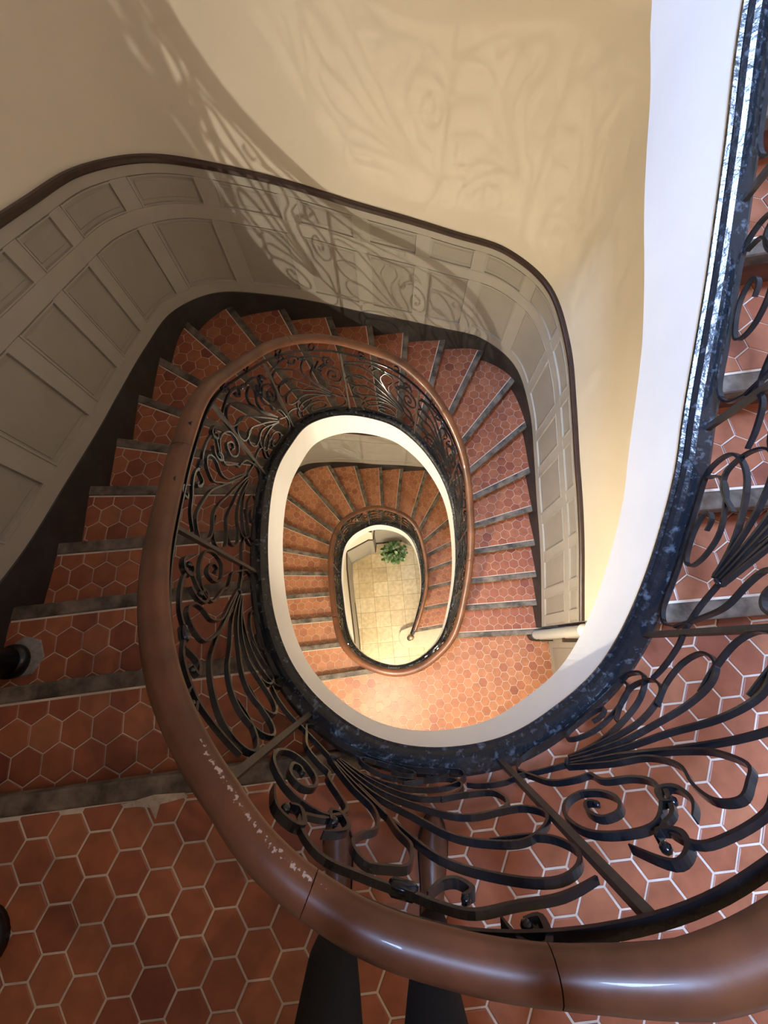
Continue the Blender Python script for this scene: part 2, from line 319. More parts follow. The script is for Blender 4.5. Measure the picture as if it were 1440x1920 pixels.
# ------------------------------------------------------------------ landings
def landing(n0, z, label, pitch, origin, ang, limit, xmax, lines):
    fl = mesh_obj('floor', [], [], None)
    # slab: outer rectangle strip joined to the string line
    s0, s1 = SC.s_of_n(n0-1.3), SC.s_of_n(n0+1.2); S = np.linspace(s0, s1, 40)
    inner = [SC.at(s, 0.04) for s in S]; tl, tr = lines
    (pl, dl, dnl), (pr, dr, dnr) = LINES[tl], LINES[tr]
    # keep the inner edge on the landing side of both nosing lines
    inner = [q for q in inner if ((q-pl)@(-dnl) > -0.0 or q[0] > 0.1) and ((q-pr)@dnr > 0.03 or q[0] < 0.1)]
    aR, bR = ENDS[tr]; aL, bL = ENDS[tl]
    aR, bR = aR+dnr*(WOOD-SET), bR+dnr*(WOOD-SET)
    bR = aR+dr*((xmax-aR[0])/dr[0]); bL = bL+dnl*0.0
    ring = [bR, aR]+inner+[aL, bL, np.array((-1.9, -1.6)), np.array((xmax, -1.6))]
    bm = bmesh.new(); vs = [bm.verts.new((q[0], q[1], z-0.004)) for q in ring]; f = bm.faces.new(vs)
    r_ = bmesh.ops.extrude_face_region(bm, geom=[f]); bmesh.ops.translate(bm, vec=(0, 0, -0.16), verts=[e for e in r_['geom'] if isinstance(e, bmesh.types.BMVert)])
    bmesh.ops.recalc_face_normals(bm, faces=bm.faces); bm.to_mesh(fl.data); bm.free(); fl.data.materials.append(MT['grout'])
    tag(fl, label, kind='structure')
    board('nosing', aL, bL, dnl, 0.0, WOOD, z-0.052, z+0.002, MT['nosing'], fl, 0.009)
    board('riser', aL, bL, dnl, WOOD-SET-0.02, WOOD-SET, z-RISE-0.02, z-0.048, MT['riser'], fl, 0)
    def planes(c):
        P = string_planes(c, n0)+[(np.array((-1.88, 0)), np.array((1., 0))), (np.array((xmax, 0)), np.array((-1., 0))), (np.array((0, -1.58)), np.array((0, 1.)))]
        if c[0] < 0.0: P.append((pl-dnl*0.004, -dnl))
        else: P.append((pr+dnr*(WOOD-SET), dnr))
        return P
    T = [(p, z, fl) for p in hexes(origin, ang, pitch, planes, 0.0075 if n0 == 0 else 0.0045, (-1.9, xmax, -1.6, 0.3))]
    place_tiles(T, limit, fl, MT['tile' if n0 == 0 else 'tile_low']); return fl
o_ = (-0.759973715*EYE, -0.264007294*EYE); ang_ = 0.104410789; pit = 0.0768488*EYE
# lattice measured on the upper landing: one axis points to -Y turned by ang_
fA = landing(0, 0.0, 'upper landing of large red hexagon tiles with thick pale joints', pit, o_, -PI/2-(-ang_) , 300, 2.0, (0, -1))
patch = [(-0.961, -0.524), (-0.845, -0.492), (-0.739, -0.485), (-0.725, -0.498), (-0.820, -0.521), (-0.827, -0.565), (-0.853, -0.531), (-0.903, -0.528)]
mesh_obj('mortar_patch', [(x, y, z) for z in (-0.004, 0.0025) for x, y in patch], [tuple(range(8, 16))]+[(i, (i+1) % 8, (i+1) % 8+8, i+8) for i in range(8)], MT['pale_mortar'], fA)
fB = landing(24, zp(24), 'lower landing of small hexagon tiles seen through the stairwell', 0.111, (0.60, -0.56), PI/2+0.05, 300, 2.1, (24, 23))

# ------------------------------------------------------------------ strings, soffits (parts of flights and landings)
def string_parts(parent, s0, s1, soffit=True):
    prof = [(0.0, 0.0), (-0.010, 0.006), (-0.012, 0.020), (-0.002, 0.026), (-0.006, 0.040), (0.004, 0.052), (0.016, 0.060), (0.062, 0.060), (0.075, 0.050), (0.075, -0.16), (0.0, -0.16)]
    sweep('string_moulding', SC, s0, s1, prof, MT['string'], parent)
    rings = []
    for s in np.linspace(s0, s1, max(2, int((s1-s0)/0.03)+1)):
        n = SC.nn(s); z = zp(n); p = SC.at(s); o = SC.out(s); hf = float(np.interp(n, [-8, -5.6, -3.9, -2.5, 50], [0.60, 0.46, 0.37, 0.33, 0.33]))
        rings.append([(p[0]+a*o[0], p[1]+a*o[1], z+h) for a, h in ((-0.004, 0.0), (0.004, 0.002), (0.05, 0.002), (0.05, -hf), (-0.004, -hf))])
    v, f = loft(rings); fix_normals(mesh_obj('string_face', v, f, MT['white'], parent))
def soffit(parent, ns, zoff=-0.30):
    """plaster underside, from the string line to the wall"""
    V, F, R_ = [], [], []
    for n, m_ in zip(ns[:-1], ns[1:]):
        sa, sb = SC.near(ENDS[n][0])[0], SC.near(ENDS[m_][0])[0]
        k0 = np.where(np.abs(SC.n-n) < 3)[0]; sa = float(SC.s[k0[int(((SC.x[k0]-ENDS[n][0][0])**2+(SC.y[k0]-ENDS[n][0][1])**2).argmin())]])
        k0 = np.where(np.abs(SC.n-m_) < 3)[0]; sb = float(SC.s[k0[int(((SC.x[k0]-ENDS[m_][0][0])**2+(SC.y[k0]-ENDS[m_][0][1])**2).argmin())]])
        for t in np.linspace(0, 1, 5)[:-1 if m_ != ns[-1] else 5]:
            q = SC.at(sa+(sb-sa)*t, 0.03); w_ = ENDS[n][1]*(1-t)+ENDS[m_][1]*t; R_.append((q, w_, zp(SC.nn(sa+(sb-sa)*t))+zoff, zp(n+t)+zoff))
    for q, w_, z, z2 in R_: V += [(q[0], q[1], z), (w_[0], w_[1], z2), (q[0], q[1], z-0.025), (w_[0], w_[1], z2-0.025)]
    for i in range(len(R_)-1):
        k = 4*i; F += [(k, k+1, k+5, k+4), (k+2, k+6, k+7, k+3), (k, k+4, k+6, k+2)]
    mesh_obj('soffit', V, F, MT['white'], parent)
sA0, sA1 = SC.s_of_n(-0.5), SC.s_of_n(0.35); sB0, sB1 = SC.s_of_n(23.5), SC.s_of_n(24.35)
string_parts(F_up, 0.0, sA0); string_parts(fA, sA0, sA1); string_parts(F_mid, sA1, sB0); string_parts(fB, sB0, sB1); string_parts(F_low, sB1, SC.L)
soffit(F_up, list(range(-11, 0))); soffit(F_mid, list(range(0, 24))); soffit(F_low, list(range(24, 45)))
for fl, z in ((fA, 0.0), (fB, zp(24))):
    ring = [(-1.88, -1.58), (2.0, -1.58), (2.0, .10), (1.0, .05)]
    nn0 = 0 if z == 0 else 24
    S = np.linspace(SC.s_of_n(nn0-0.9), SC.s_of_n(nn0+0.03), 24)
    ring += [tuple(SC.at(s, 0.04)) for s in S]+[tuple(ENDS[nn0][0]-0.1*LINES[nn0][2]), (-1.88, -.65)]
    mesh_obj('soffit', [(x, y, z-0.315) for x, y in ring], [tuple(range(len(ring)))], MT['white'], fl)

# ------------------------------------------------------------------ walls, ceiling, ground floor
ZG = zp(46); ZT = 3.75
def wall(name, pts, z0, z1, label, m, thick=0.12):
    pts = [np.array(p, float) for p in pts]; nrm = []
    for i in range(len(pts)):
        t = pts[min(i+1, len(pts)-1)]-pts[max(i-1, 0)]; t /= np.linalg.norm(t); nrm.append(np.array((-t[1], t[0])))
    rings = [[(*p, z0), (*p, z1), (*(p+n_*thick), z1), (*(p+n_*thick), z0)] for p, n_ in zip(pts, nrm)]
    v, f = loft(rings); o = fix_normals(mesh_obj(name, v, f, m, smooth=False)); tag(o, label, kind='structure'); return o
sL = WC.s_of_n(8.4); sR = WC.s_of_n(15.6)
W_l = [WC.at(s) for s in np.linspace(0, sL, 50)]; W_b = [WC.at(s) for s in np.linspace(sL, sR, 60)]; W_r = [WC.at(s) for s in np.linspace(sR, WC.L, 50)]
w1 = wall('wall_left', W_l, ZG, ZT, 'cream plaster wall above grey wainscot along the descending flight', MT['plaster'])
w2 = wall('wall_back', W_b, ZG, ZT, 'cream plaster wall carrying the slanting shadow of the railing', MT['plaster'])
w3 = wall('wall_right', W_r, ZG, ZT, 'cream plaster wall beyond the white string', MT['plaster'])
w4 = wall('wall_front', [(2.1, .12), (2.1, -1.6), (-1.9, -1.6)], ZG, ZT, 'cream plaster wall closing the landings behind the photographer', MT['plaster'])
for w_ in (w1, w2, w3):
    w_.data.polygons.foreach_set('use_smooth', [True]*len(w_.data.polygons)); md = w_.modifiers.new('split', 'EDGE_SPLIT'); md.split_angle = 0.6
# unseen ceiling; oval opening narrowed to keep skylight off the left side
def ceiling():
    k = 48; inner = [(0.15+0.76*math.cos(t), 1.0+1.25*math.sin(t)) for t in np.linspace(0, 2*PI, k, endpoint=False)]
    outer = []
    for t in np.linspace(0, 2*PI, k, endpoint=False):
        cx, cy = math.cos(t), math.sin(t); kx = (2.4 if cx > 0 else 2.4)/max(abs(cx), 1e-6); ky = (2.9 if cy > 0 else 2.9)/max(abs(cy), 1e-6); q = min(kx, ky); outer.append((0.1+q*cx, 1.0+q*cy))
    V = [(x, y, ZT) for x, y in inner]+[(x, y, ZT) for x, y in outer]+[(x, y, ZT+0.25) for x, y in inner]+[(x, y, ZT+0.25) for x, y in outer]; F = []
    for i in range(k):
        j = (i+1) % k; F += [(i, j, k+j, k+i), (2*k+i, 3*k+i, 3*k+j, 2*k+j), (i, 2*k+i, 2*k+j, j)]
    o = mesh_obj('ceiling', V, F, MT['white']); tag(o, 'unseen white ceiling, oval opening shaped to keep skylight off the left', kind='structure')
ceiling()

def wallz(s): return zp(WC.nn(s))
T1 = empty('trim_1'); tag(T1, 'grey panelled wainscot with dark cap following the winding flight', kind='structure')
sw0, sw1 = WC.s_of_n(-0.2), WC.s_of_n(22.95)
sweep('skirting_board', WC, sw0, sw1, [(0, -0.42), (-0.022, -0.42), (-0.022, 0.185), (-0.012, 0.200), (0, 0.200)], MT['skirt'], T1)
sweep('cap_rail', WC, sw0, sw1, [(0, 1.285), (-0.032, 1.285), (-0.042, 1.297), (-0.042, 1.320), (-0.030, 1.330), (0, 1.330)], MT['cap'], T1)
sweep('backing_board', WC, sw0, sw1, [(0, 0.18), (-0.006, 0.18), (-0.006, 1.30), (0, 1.30)], MT['dado'], T1)
for h0, h1 in ((0.19, 0.30), (0.895, 1.01), (1.215, 1.29)):
    sweep('wainscot_rail', WC, sw0, sw1, [(0, h0), (-0.016, h0), (-0.020, h0+0.004), (-0.020, h1-0.004), (-0.016, h1), (0, h1)], MT['dado_frame'], T1)
sw_off = WC.s_of_n(1.0)
stiles = [0.10, .61, 1.12, 1.69, 2.20, 2.67, 3.28, 3.87, 4.45, 5.03, 5.6, 6.16, 6.72, 7.30, 7.87, 8.28, 8.79, 9.22, 9.63, 9.93]
stiles = [s+sw_off for s in stiles]
for i, s in enumerate(stiles):
    hw = 0.062 if i < 13 else 0.045
    for h0, h1 in ((0.30, 0.895), (1.01, 1.215)):
        sweep('stile', WC, s-hw, min(s+hw, sw1), [(0, h0), (-0.018, h0), (-0.018, h1), (0, h1)], MT['dado_frame'], T1)
    if i+1 < len(stiles):
        a, b = s+hw, stiles[i+1]-(0.062 if i+1 < 13 else 0.045)
        for h0, h1 in ((0.30, 0.895), (1.01, 1.215)):
            # raised field inside a bead
            V, F = [], []
            sweep('panel', WC, a+0.035, b-0.035, [(-0.004, h0+0.035), (-0.011, h0+0.045), (-0.011, h1-0.045), (-0.004, h1-0.035)], MT['dado'], T1)
            for hh in (h0, h1-0.014): sweep('panel_bead', WC, a, b, [(0, hh), (-0.024, hh+0.003), (-0.024, hh+0.011), (0, hh+0.014)], MT['dado_frame'], T1)
            for ss in (a, b-0.012): sweep('panel_bead', WC, ss, ss+0.012, [(0, h0), (-0.024, h0), (-0.024, h1), (0, h1)], MT['dado_frame'], T1)
# the wainscot of the flight below, on the same wall
T2 = empty('trim_2'); tag(T2, 'pale grey wainscot with dark cap beside the lowest flight', kind='structure')
WCB = Curve([(n+24+dn_, x, y) for (n, x, y), dn_ in zip(WALL_T, np.linspace(0, -2.0, len(WALL_T)))], sm=0.08)
sb0, sb1 = WCB.s_of_n(24.0), WCB.L
sweep('skirting_board', WCB, sb0, sb1, [(0, -0.42), (-0.022, -0.42), (-0.022, 0.13), (-0.012, 0.145), (0, 0.145)], MT['skirt'], T2)
sweep('backing_board', WCB, sb0, sb1, [(0, 0.12), (-0.012, 0.12), (-0.012, 1.30), (0, 1.30)], MT['dado_frame'], T2)
sweep('cap_rail', WCB, sb0, sb1, [(0, 1.285), (-0.042, 1.29), (-0.042, 1.325), (0, 1.330)], MT['cap'], T2)
for h0, h1 in ((0.895, 1.01), (1.215, 1.29), (0.14, 0.28)):
    sweep('wainscot_rail', WCB, sb0, sb1, [(0, h0), (-0.020, h0), (-0.020, h1), (0, h1)], MT['dado_frame'], T2)
# rounded wall end and panelled return on the lower landing
T3 = empty('trim_3'); tag(T3, 'rounded post and panelled return at the foot of the winding flight', kind='structure')
def lathe(name, prof, loc, m, parent, seg=24, smooth=True):
    rings = [[(loc[0]+r_*math.cos(2*PI*k/seg), loc[1]+r_*math.sin(2*PI*k/seg), loc[2]+z) for k in range(seg)] for r_, z in prof]
    v, f = loft(rings); o = fix_normals(mesh_obj(name, v, f, m, parent, smooth))
    return o
zl = zp(24)
lathe('end_post', [(0.062, 0), (0.062, 0.16), (0.055, 0.165), (0.055, 1.50)], (1.87, 0.16, zl), MT['dado_frame'], T3)
lathe('post_base', [(0.072, 0), (0.072, 0.15), (0.064, 0.165)], (1.87, 0.16, zl), MT['skirt'], T3)
lathe('post_cap', [(0.058, 1.50), (0.064, 1.505), (0.064, 1.53), (0.04, 1.55), (0.001, 1.555)], (1.87, 0.16, zl), MT['opal'], T3)
def box(name, x0, x1, y0, y1, z0, z1, m, parent=None, bev=0.0):
    v = [(x, y, z) for z in (z0, z1) for x, y in ((x0, y0), (x1, y0), (x1, y1), (x0, y1))]
    o = fix_normals(mesh_obj(name, v, [(3, 2, 1, 0), (4, 5, 6, 7)]+[(i, (i+1) % 4, (i+1) % 4+4, i+4) for i in range(4)], m, parent))
    if bev: bevel(o, bev)
    return o
box('return_panel', 1.90, 2.10, 0.10, 0.14, zl, zl+1.3, MT['dado'], T3)
box('skirting_board', 1.90, 2.10, 0.085, 0.10, zl, zl+0.16, MT['skirt'], T3)
box('cap_rail', 1.88, 2.10, 0.06, 0.14, zl+0.93, zl+0.97, MT['cap'], T3)
box('side_panel', 2.075, 2.10, -1.6, 0.10, zl, zl+1.0, MT['dado_frame'], T3)
box('panel', 2.066, 2.078, -0.62, 0.0, zl+0.12, zl+0.85, MT['dado'], T3, 0.004)

# ground floor of square stone tiles
G = box('floor', -2.1, 2.2, -1.7, 3.7, ZG-0.12, ZG-0.003, MT['stone_joint']); tag(G, 'cream square stone floor at the bottom of the stairwell', kind='structure')
ga = math.radians(5.0); g1 = np.array((math.cos(ga), math.sin(ga)))*0.332; g2 = np.array((-math.sin(ga), math.cos(ga)))*0.332; go = np.array((-0.395, 1.10))
gt = []
for i in range(-7, 9):
    for j in range(-9, 9):
        c = go+(i+.5)*g1+(j+.5)*g2
        if not (-1.85 < c[0] < 2.0 and -1.5 < c[1] < 3.4): continue
        h = 0.5*(1-0.007/0.332); gt.append(([c-h*g1-h*g2, c+h*g1-h*g2, c+h*g1+h*g2, c-h*g1+h*g2], ZG, G))
place_tiles(gt, 90, G, MT['stone_tile'])

# enclosure under the lowest flight: grey dado, cream above
part_pts = [(-0.66, -0.42), (-0.72, 0.2), (-0.83, 0.96), (-0.90, 1.50), (-0.92, 1.87), (-0.47, 2.12), (-0.38, 2.12), (-0.36, 2.34), (0.25, 2.40), (0.62, 2.22)]
WP = wall('wall_understair', part_pts, ZG, ZG+1.25, 'grey painted wall enclosing the space under the lowest flight', MT['dado_frame'], 0.06)
seg = np.array(part_pts)
for k in range(len(seg)-1):
    a, b = seg[k], seg[k+1]; t = (b-a)/np.linalg.norm(b-a); nv = np.array((t[1], -t[0]))
    V = [(*(q+nv*o), ZG+z) for z in (1.22, 1.26) for q, o in ((a, 0.018), (b, 0.018), (b, -0.02), (a, -0.02))]
    fix_normals(mesh_obj('dado_cap', V, [(0, 1, 2, 3), (7, 6, 5, 4)]+[(i, i+4, (i+1) % 4+4, (i+1) % 4) for i in range(4)], MT['cap'], WP))
    V = [(*(q+nv*o), ZG+z) for z in (0.0, 0.11) for q, o in ((a, 0.012), (b, 0.012), (b, -0.01), (a, -0.01))]
    fix_normals(mesh_obj('skirting_board', V, [(0, 1, 2, 3), (7, 6, 5, 4)]+[(i, i+4, (i+1) % 4+4, (i+1) % 4) for i in range(4)], MT['skirt'] if k in (0, 1, 6, 7) else MT['dado'], WP))
V, F = [], []
fine = []
for k in range(len(seg)-1):
    for t in np.linspace(0, 1, 6, endpoint=False): fine.append(seg[k]*(1-t)+seg[k+1]*t)
for q in fine:
    idx = np.where(SC.n > 24)[0]; i = idx[int(((SC.x[idx]-q[0])**2+(SC.y[idx]-q[1])**2).argmin())]; zt = max(ZG+1.3, zp(SC.n[i])-0.3)
    V += [(q[0]*1.01, q[1], ZG+1.24), (q[0]*1.01, q[1], zt)]
F = [(2*i, 2*i+2, 2*i+3, 2*i+1) for i in range(len(fine)-1)]
mesh_obj('upper_plaster', V, F, MT['plaster'], WP)

# ------------------------------------------------------------------ balustrade
BAL = empty('stair_balustrade'); tag(BAL, 'black wrought iron scroll railing with brown wooden handrail spiralling down the stairwell', 'railing')
s1p = SC.near((0.37, -0.37))[0]
def bar_lift(s): return float(np.interp(s-s1p, [-1.2, -.2, .26, .45, .66, 9], [0.08, 0.083, 0.066, 0.040, -0.005, -0.005]))
def rail_lift(s): return float(np.interp(s-s1p, [-2, -.6, -.14, .01, .11, .26, .38, .45, .51, .57, .66, 2.0, 2.6, 3.2, 3.8, 4.3, 4.7], [.11, .12, .125, .12, .10, .078, .062, .045, .032, .018, -.008, .0, .02, .05, .055, .03, .01]))
def rail_scale(s): return float(np.interp(s-s1p, [-2, -.3, .0, .15, .5, .9, 1.4], [1.2, 1.2, .95, .80, .80, .98, 1.05]))
def ioff(n): return float(np.interp(n, [-12, 14, 19, 22, 24, 46], [0.045, 0.045, 0.012, 0.012, 0.022, 0.022]))
def P3(s, h, off=0.0):
    n = SC.nn(s); p = SC.at(s, ioff(n)+off); k = 1+bar_lift(s)/0.84*max(0, min(1, h/0.84)); return np.array((p[0], p[1], zp(n)+h*k))
RAILP = [(-0.030, 0.000), (-0.036, 0.010), (-0.036, 0.024), (-0.030, 0.040), (-0.016, 0.052), (0.0, 0.056), (0.016, 0.052), (0.030, 0.040), (0.036, 0.024), (0.036, 0.010), (0.030, 0.000), (0.018, -0.006), (-0.018, -0.006)]
RTOP = 0.862
def tube_sweep(name, s0, s1, prof, h, m, off=0.0, smooth=True, step=0.025, rail=False):
    rings = []
    for s in np.linspace(s0, s1, max(3, int((s1-s0)/step)+1)):
        p = P3(s, h); o = SC.out(s); g = 1.0
        if rail: p = P3(s, 0.0); p[2] += h+rail_lift(s); g = rail_scale(s); off = float(np.interp(s-s1p, [0, .3, .8, 1.3, 2.5, 3.3, 4.2, 5.0], [0.010, 0.0, 0.004, 0.020, 0.024, 0.034, 0.030, 0.012]))
        rings.append([(p[0]+(a*g+off)*o[0], p[1]+(a*g+off)*o[1], p[2]+b*g) for a, b in prof])
    tint = None
    if rail:
        tint = []
        for s in np.linspace(s0, s1, max(3, int((s1-s0)/step)+1)):
            x = s-s1p; wi = float(np.interp(x, [.40, .47, .75, .85], [0, 1, 1, 0])); wo = float(np.interp(x, [.50, .56, .66, .72], [0, 1, 1, 0]))
            tint += [wi if k == 3 else (0.4*wi if k in (2, 4) else (wo if k == 9 else 0.0)) for k in range(len(prof))]
    v, f = loft(rings); o = fix_normals(mesh_obj(name, v, f, m, BAL, smooth, tint))
    return o
s_end = SC.s_of_n(44.7)
joints = [0.0, s1p-1.3, s1p+0.16, s1p+0.475]
s_ = joints[-1]
while s_ < s_end-1.0: s_ += 1.25; joints.append(min(s_, s_end))
joints[-1] = s_end
for a, b in zip(joints[:-1], joints[1:]):
    o = tube_sweep('handrail', a+0.0008, b-0.0008, RAILP, RTOP, MT['rail'], off=0.010, rail=True)
    o.modifiers.new('split', 'EDGE_SPLIT').split_angle = 1.2
tube_sweep('top_bar', 0, s_end, [(-0.010, -0.004), (0.010, -0.004), (0.010, 0.004), (-0.010, 0.004)], 0.843, MT['iron'], smooth=False)
# posts
PS = [s1p]
sp_ = [0.645, 0.677, 0.688, 0.674, 0.63, 0.645, 0.645, 0.58, 0.60]
while PS[0] > 0.7: PS.insert(0, PS[0]-0.645)
q = s1p
for k in range(60):
    q += ([0.677, 0.688, 0.674, 0.63, 0.645, 0.645, 0.58]+[0.60]*60)[k]
    if q > s_end-0.25: break
    PS.append(q)
for s in PS:
    a, b = P3(s, 0.04), P3(s, 0.84); o = SC.out(s); t = np.array((-o[1], o[0])); w, d_ = 0.0085, 0.0085
    V = [(c[0]+o[0]*d_*i+t[0]*w*j, c[1]+o[1]*d_*i+t[1]*w*j, c[2]) for c in (a, b) for i, j in ((-1, -1), (1, -1), (1, 1), (-1, 1))]
    fix_normals(mesh_obj('post', V, [(0, 1, 2, 3), (7, 6, 5, 4)]+[(i, i+4, (i+1) % 4+4, (i+1) % 4) for i in range(4)], MT['iron_bar'], BAL))
# scroll motif in panel coordinates: u from the lower post (0) to the upper post (1), h metres above the pitch
MOTIF = [
 ('frond', .0075, .015, [(.20, .30), (.36, .42), (.50, .55), (.61, .645), (.74, .705), (.86, .725), (.95, .705), (.985, .66), (.95, .605), (.86, .575), (.76, .580)]),
 ('frond', .0075, .015, [(.22, .29), (.40, .40), (.54, .475), (.66, .555), (.76, .592), (.86, .588), (.95, .555), (.985, .50), (.94, .447), (.84, .440), (.74, .455)]),
 ('frond', .0075, .015, [(.24, .28), (.42, .365), (.57, .41), (.70, .452), (.80, .455), (.88, .42), (.905, .365), (.86, .318), (.76, .315), (.66, .345)]),
 ('frond', .0075, .015, [(.25, .27), (.40, .315), (.53, .345), (.64, .345), (.73, .31), (.765, .24), (.73, .175), (.63, .19), (.52, .255)]),
 ('drop_loop', .007, .015, [(.20, .31), (.32, .42), (.41, .50), (.425, .58), (.38, .65), (.365, .70), (.40, .735), (.46, .735), (.515, .69), (.53, .63), (.495, .57), (.44, .49), (.34, .39)]),
 ('spiral_scroll', .0085, .015, [(.03, .20), (.06, .28), (.10, .36), (.18, .395), (.225, .42), (.235, .465), (.30, .52), (.325, .575), (.29, .63), (.21, .665), (.12, .66), (.045, .615), (.03, .545), (.07, .485), (.135, .468), (.19, .495), (.205, .55), (.17, .595), (.115, .585), (.10, .545), (.125, .52), (.15, .535)]),
 ('bottom_scroll', .0085, .015, [(.24, .27), (.38, .295), (.55, .285), (.69, .255), (.785, .19), (.80, .125), (.745, .085), (.55, .078), (.34, .082), (.16, .085), (.06, .13), (.03, .20)]),
 ('inner_scroll', .0075, .014, [(.74, .10), (.72, .155), (.62, .20), (.46, .225), (.36, .20), (.325, .155), (.36, .115), (.46, .105), (.545, .115), (.575, .145), (.53, .172), (.475, .165)]),
 ('stem', .010, .012, [(.33, .60), (.27, .665), (.215, .70), (.22, .745), (.29, .775), (.40, .772), (.50, .768), (.58, .79), (.66, .80), (.76, .785), (.86, .765), (.97, .735)]),
 ('tail_stem', .009, .014, [(.22, .30), (.12, .265), (.02, .245), (-.06, .26), (-.16, .255), (-.22, .235)]),
 ('leaf_curl', .008, .017, [(.10, .70), (.14, .755), (.20, .76), (.225, .725), (.20, .70), (.17, .715)]),
 ('leaf_curl', .008, .016, [(.285, .72), (.33, .675), (.345, .63), (.31, .605), (.28, .625), (.295, .65)]),
 ('leaf_curl', .008, .016, [(.56, .775), (.60, .735), (.64, .725), (.66, .75), (.635, .77)]),
 ('leaf_curl', .008, .016, [(.70, .80), (.73, .845), (.775, .85), (.79, .82), (.76, .805)]),
]
def ribbon(name, s_l, s_u, pts, th, wd, m, per=6):
    c = catmull(pts, per); L_ = s_l-s_u; P = np.array([P3(s_l-u*L_, h) for u, h in c]); N_ = np.array([np.r_[SC.out(s_l-u*L_), 0] for u, h in c])
    T = np.gradient(P, axis=0); T /= np.linalg.norm(T, axis=1)[:, None]+1e-9; Bv = np.cross(T, N_); Bv /= np.linalg.norm(Bv, axis=1)[:, None]+1e-9
    k = len(P); tp = np.ones(k); e = min(6, k//4); tp[-e:] = np.linspace(1, .55, e)
    if name == 'leaf_curl': tp = 0.35+1.0*np.sin(np.linspace(0.05, PI-0.35, k))
    rings = [[tuple(P[i]+Bv[i]*th*.5*tp[i]*a+N_[i]*wd*.5*b) for a, b in ((-1, -1), (1, -1), (1, 1), (-1, 1))] for i in range(k)]
    v, f = loft(rings); return v, f
for i in range(len(PS)-1):
    su, sl = PS[i], PS[i+1]; far = SC.nn(su) > 23.5; V, F = [], []
    ex_ = []
    if not far and 1.2 < su-s1p < 4.9:
        ex_ = [('ring_scroll', .005, .012, [(.33+d_, .848), (.295+d_, .862), (.285+d_, .888), (.31+d_, .905), (.345+d_, .895), (.355+d_, .868), (.335+d_, .852)]) for d_ in (0, .42)]
    for nm, th, wd, pts in MOTIF+ex_:
        pts = [(u*random.uniform(.99, 1.01), h*random.uniform(.985, 1.015)) for u, h in pts]
        v, f = ribbon(nm, sl, su, pts, th, wd, MT['iron'], 5 if not far else 3)
        if far: o = len(V); V += v; F += [tuple(o+q for q in ff) for ff in f]
        else: fix_normals(mesh_obj(nm, v, f, MT['iron'], BAL))
    # collar gathering the fronds, and a knop on the stem
    for u, h, r_, ln, ang in ((.215, .30, .016, .012, .9), (.50, .768, .014, .05, 0.0)):
        c = P3(sl-u*(sl-su), h); t = P3(sl-(u+.02)*(sl-su), h+.02*math.tan(ang)*(sl-su)*0+(.012 if ang else 0))-c; t /= np.linalg.norm(t)
        o_ = np.r_[SC.out(sl-u*(sl-su)), 0]; b_ = np.cross(t, o_); b_ /= np.linalg.norm(b_)
        rings = [[tuple(c+t*ln*(x-.5)+(o_*math.cos(a)+b_*math.sin(a))*r_*rr) for a in np.linspace(0, 2*PI, 10, endpoint=False)] for x, rr in ((0, .6), (.15, 1), (.85, 1), (1, .6))]
        v, f = loft(rings)
        if far: o = len(V); V += v; F += [tuple(o+q for q in ff) for ff in f]
        else: fix_normals(mesh_obj('collar', v, f, MT['iron'], BAL, True))
    for u, h, r_ in ((.165, .728, .011), (.30, .645, .011), (.645, .762, .009), (.755, .818, .010), (.145, .532, .008)):
        c = P3(sl-u*(sl-su), h); rings = [[tuple(c+r_*np.array((math.sin(t)*math.cos(a), math.sin(t)*math.sin(a), math.cos(t)))) for a in np.linspace(0, 2*PI, 8, endpoint=False)] for t in np.linspace(.1, PI-.1, 6)]
        v, f = loft(rings)
        if far: o = len(V); V += v; F += [tuple(o+q for q in ff) for ff in f]
        else: fix_normals(mesh_obj('leaf_bud', v, f, MT['iron'], BAL, True))
    if far: fix_normals(mesh_obj('scroll_panel', V, F, MT['iron'], BAL))

# ------------------------------------------------------------------ newel post and curtail step on the ground floor
NW = empty('newel_post', (0.38, 0.20, ZG)); tag(NW, 'short iron newel with bright ball finial ending the spiral handrail', 'newel')
lathe('shaft', [(0.055, 0.165), (0.055, 0.22), (0.030, 0.25), (0.024, 0.5), (0.024, 0.85), (0.04, 0.88), (0.04, 0.93), (0.025, 0.95)], (0.38, 0.20, ZG), MT['iron'], NW)
lathe('ball_finial', [(0.001, 0.945)]+[(0.058*math.sin(t), 1.005-0.058*math.cos(t)) for t in np.linspace(.35, PI-.02, 12)], (0.38, 0.20, ZG), MT['brass'], NW)
def curtail():
    k = 24; c = np.array((0.36, 0.22)); ring = [c+0.21*np.array((math.cos(t), math.sin(t))) for t in np.linspace(PI*0.75, PI*1.55, k)]
    ring += [np.array((1.80, 0.02)), np.array((1.80, 0.60)), np.array((0.62, 0.42)), np.array((0.42, 0.45))]
    bm = bmesh.new(); f = bm.faces.new([bm.verts.new((q[0], q[1], ZG)) for q in ring]); r_ = bmesh.ops.extrude_face_region(bm, geom=[f])
    bmesh.ops.translate(bm, vec=(0, 0, 0.165), verts=[e for e in r_['geom'] if isinstance(e, bmesh.types.BMVert)]); bmesh.ops.recalc_face_normals(bm, faces=bm.faces)
    o = mesh_obj('curtail_step', [], [], None, F_low); bm.to_mesh(o.data); bm.free(); o.data.materials.append(MT['stone']); bevel(o, 0.012)
curtail()

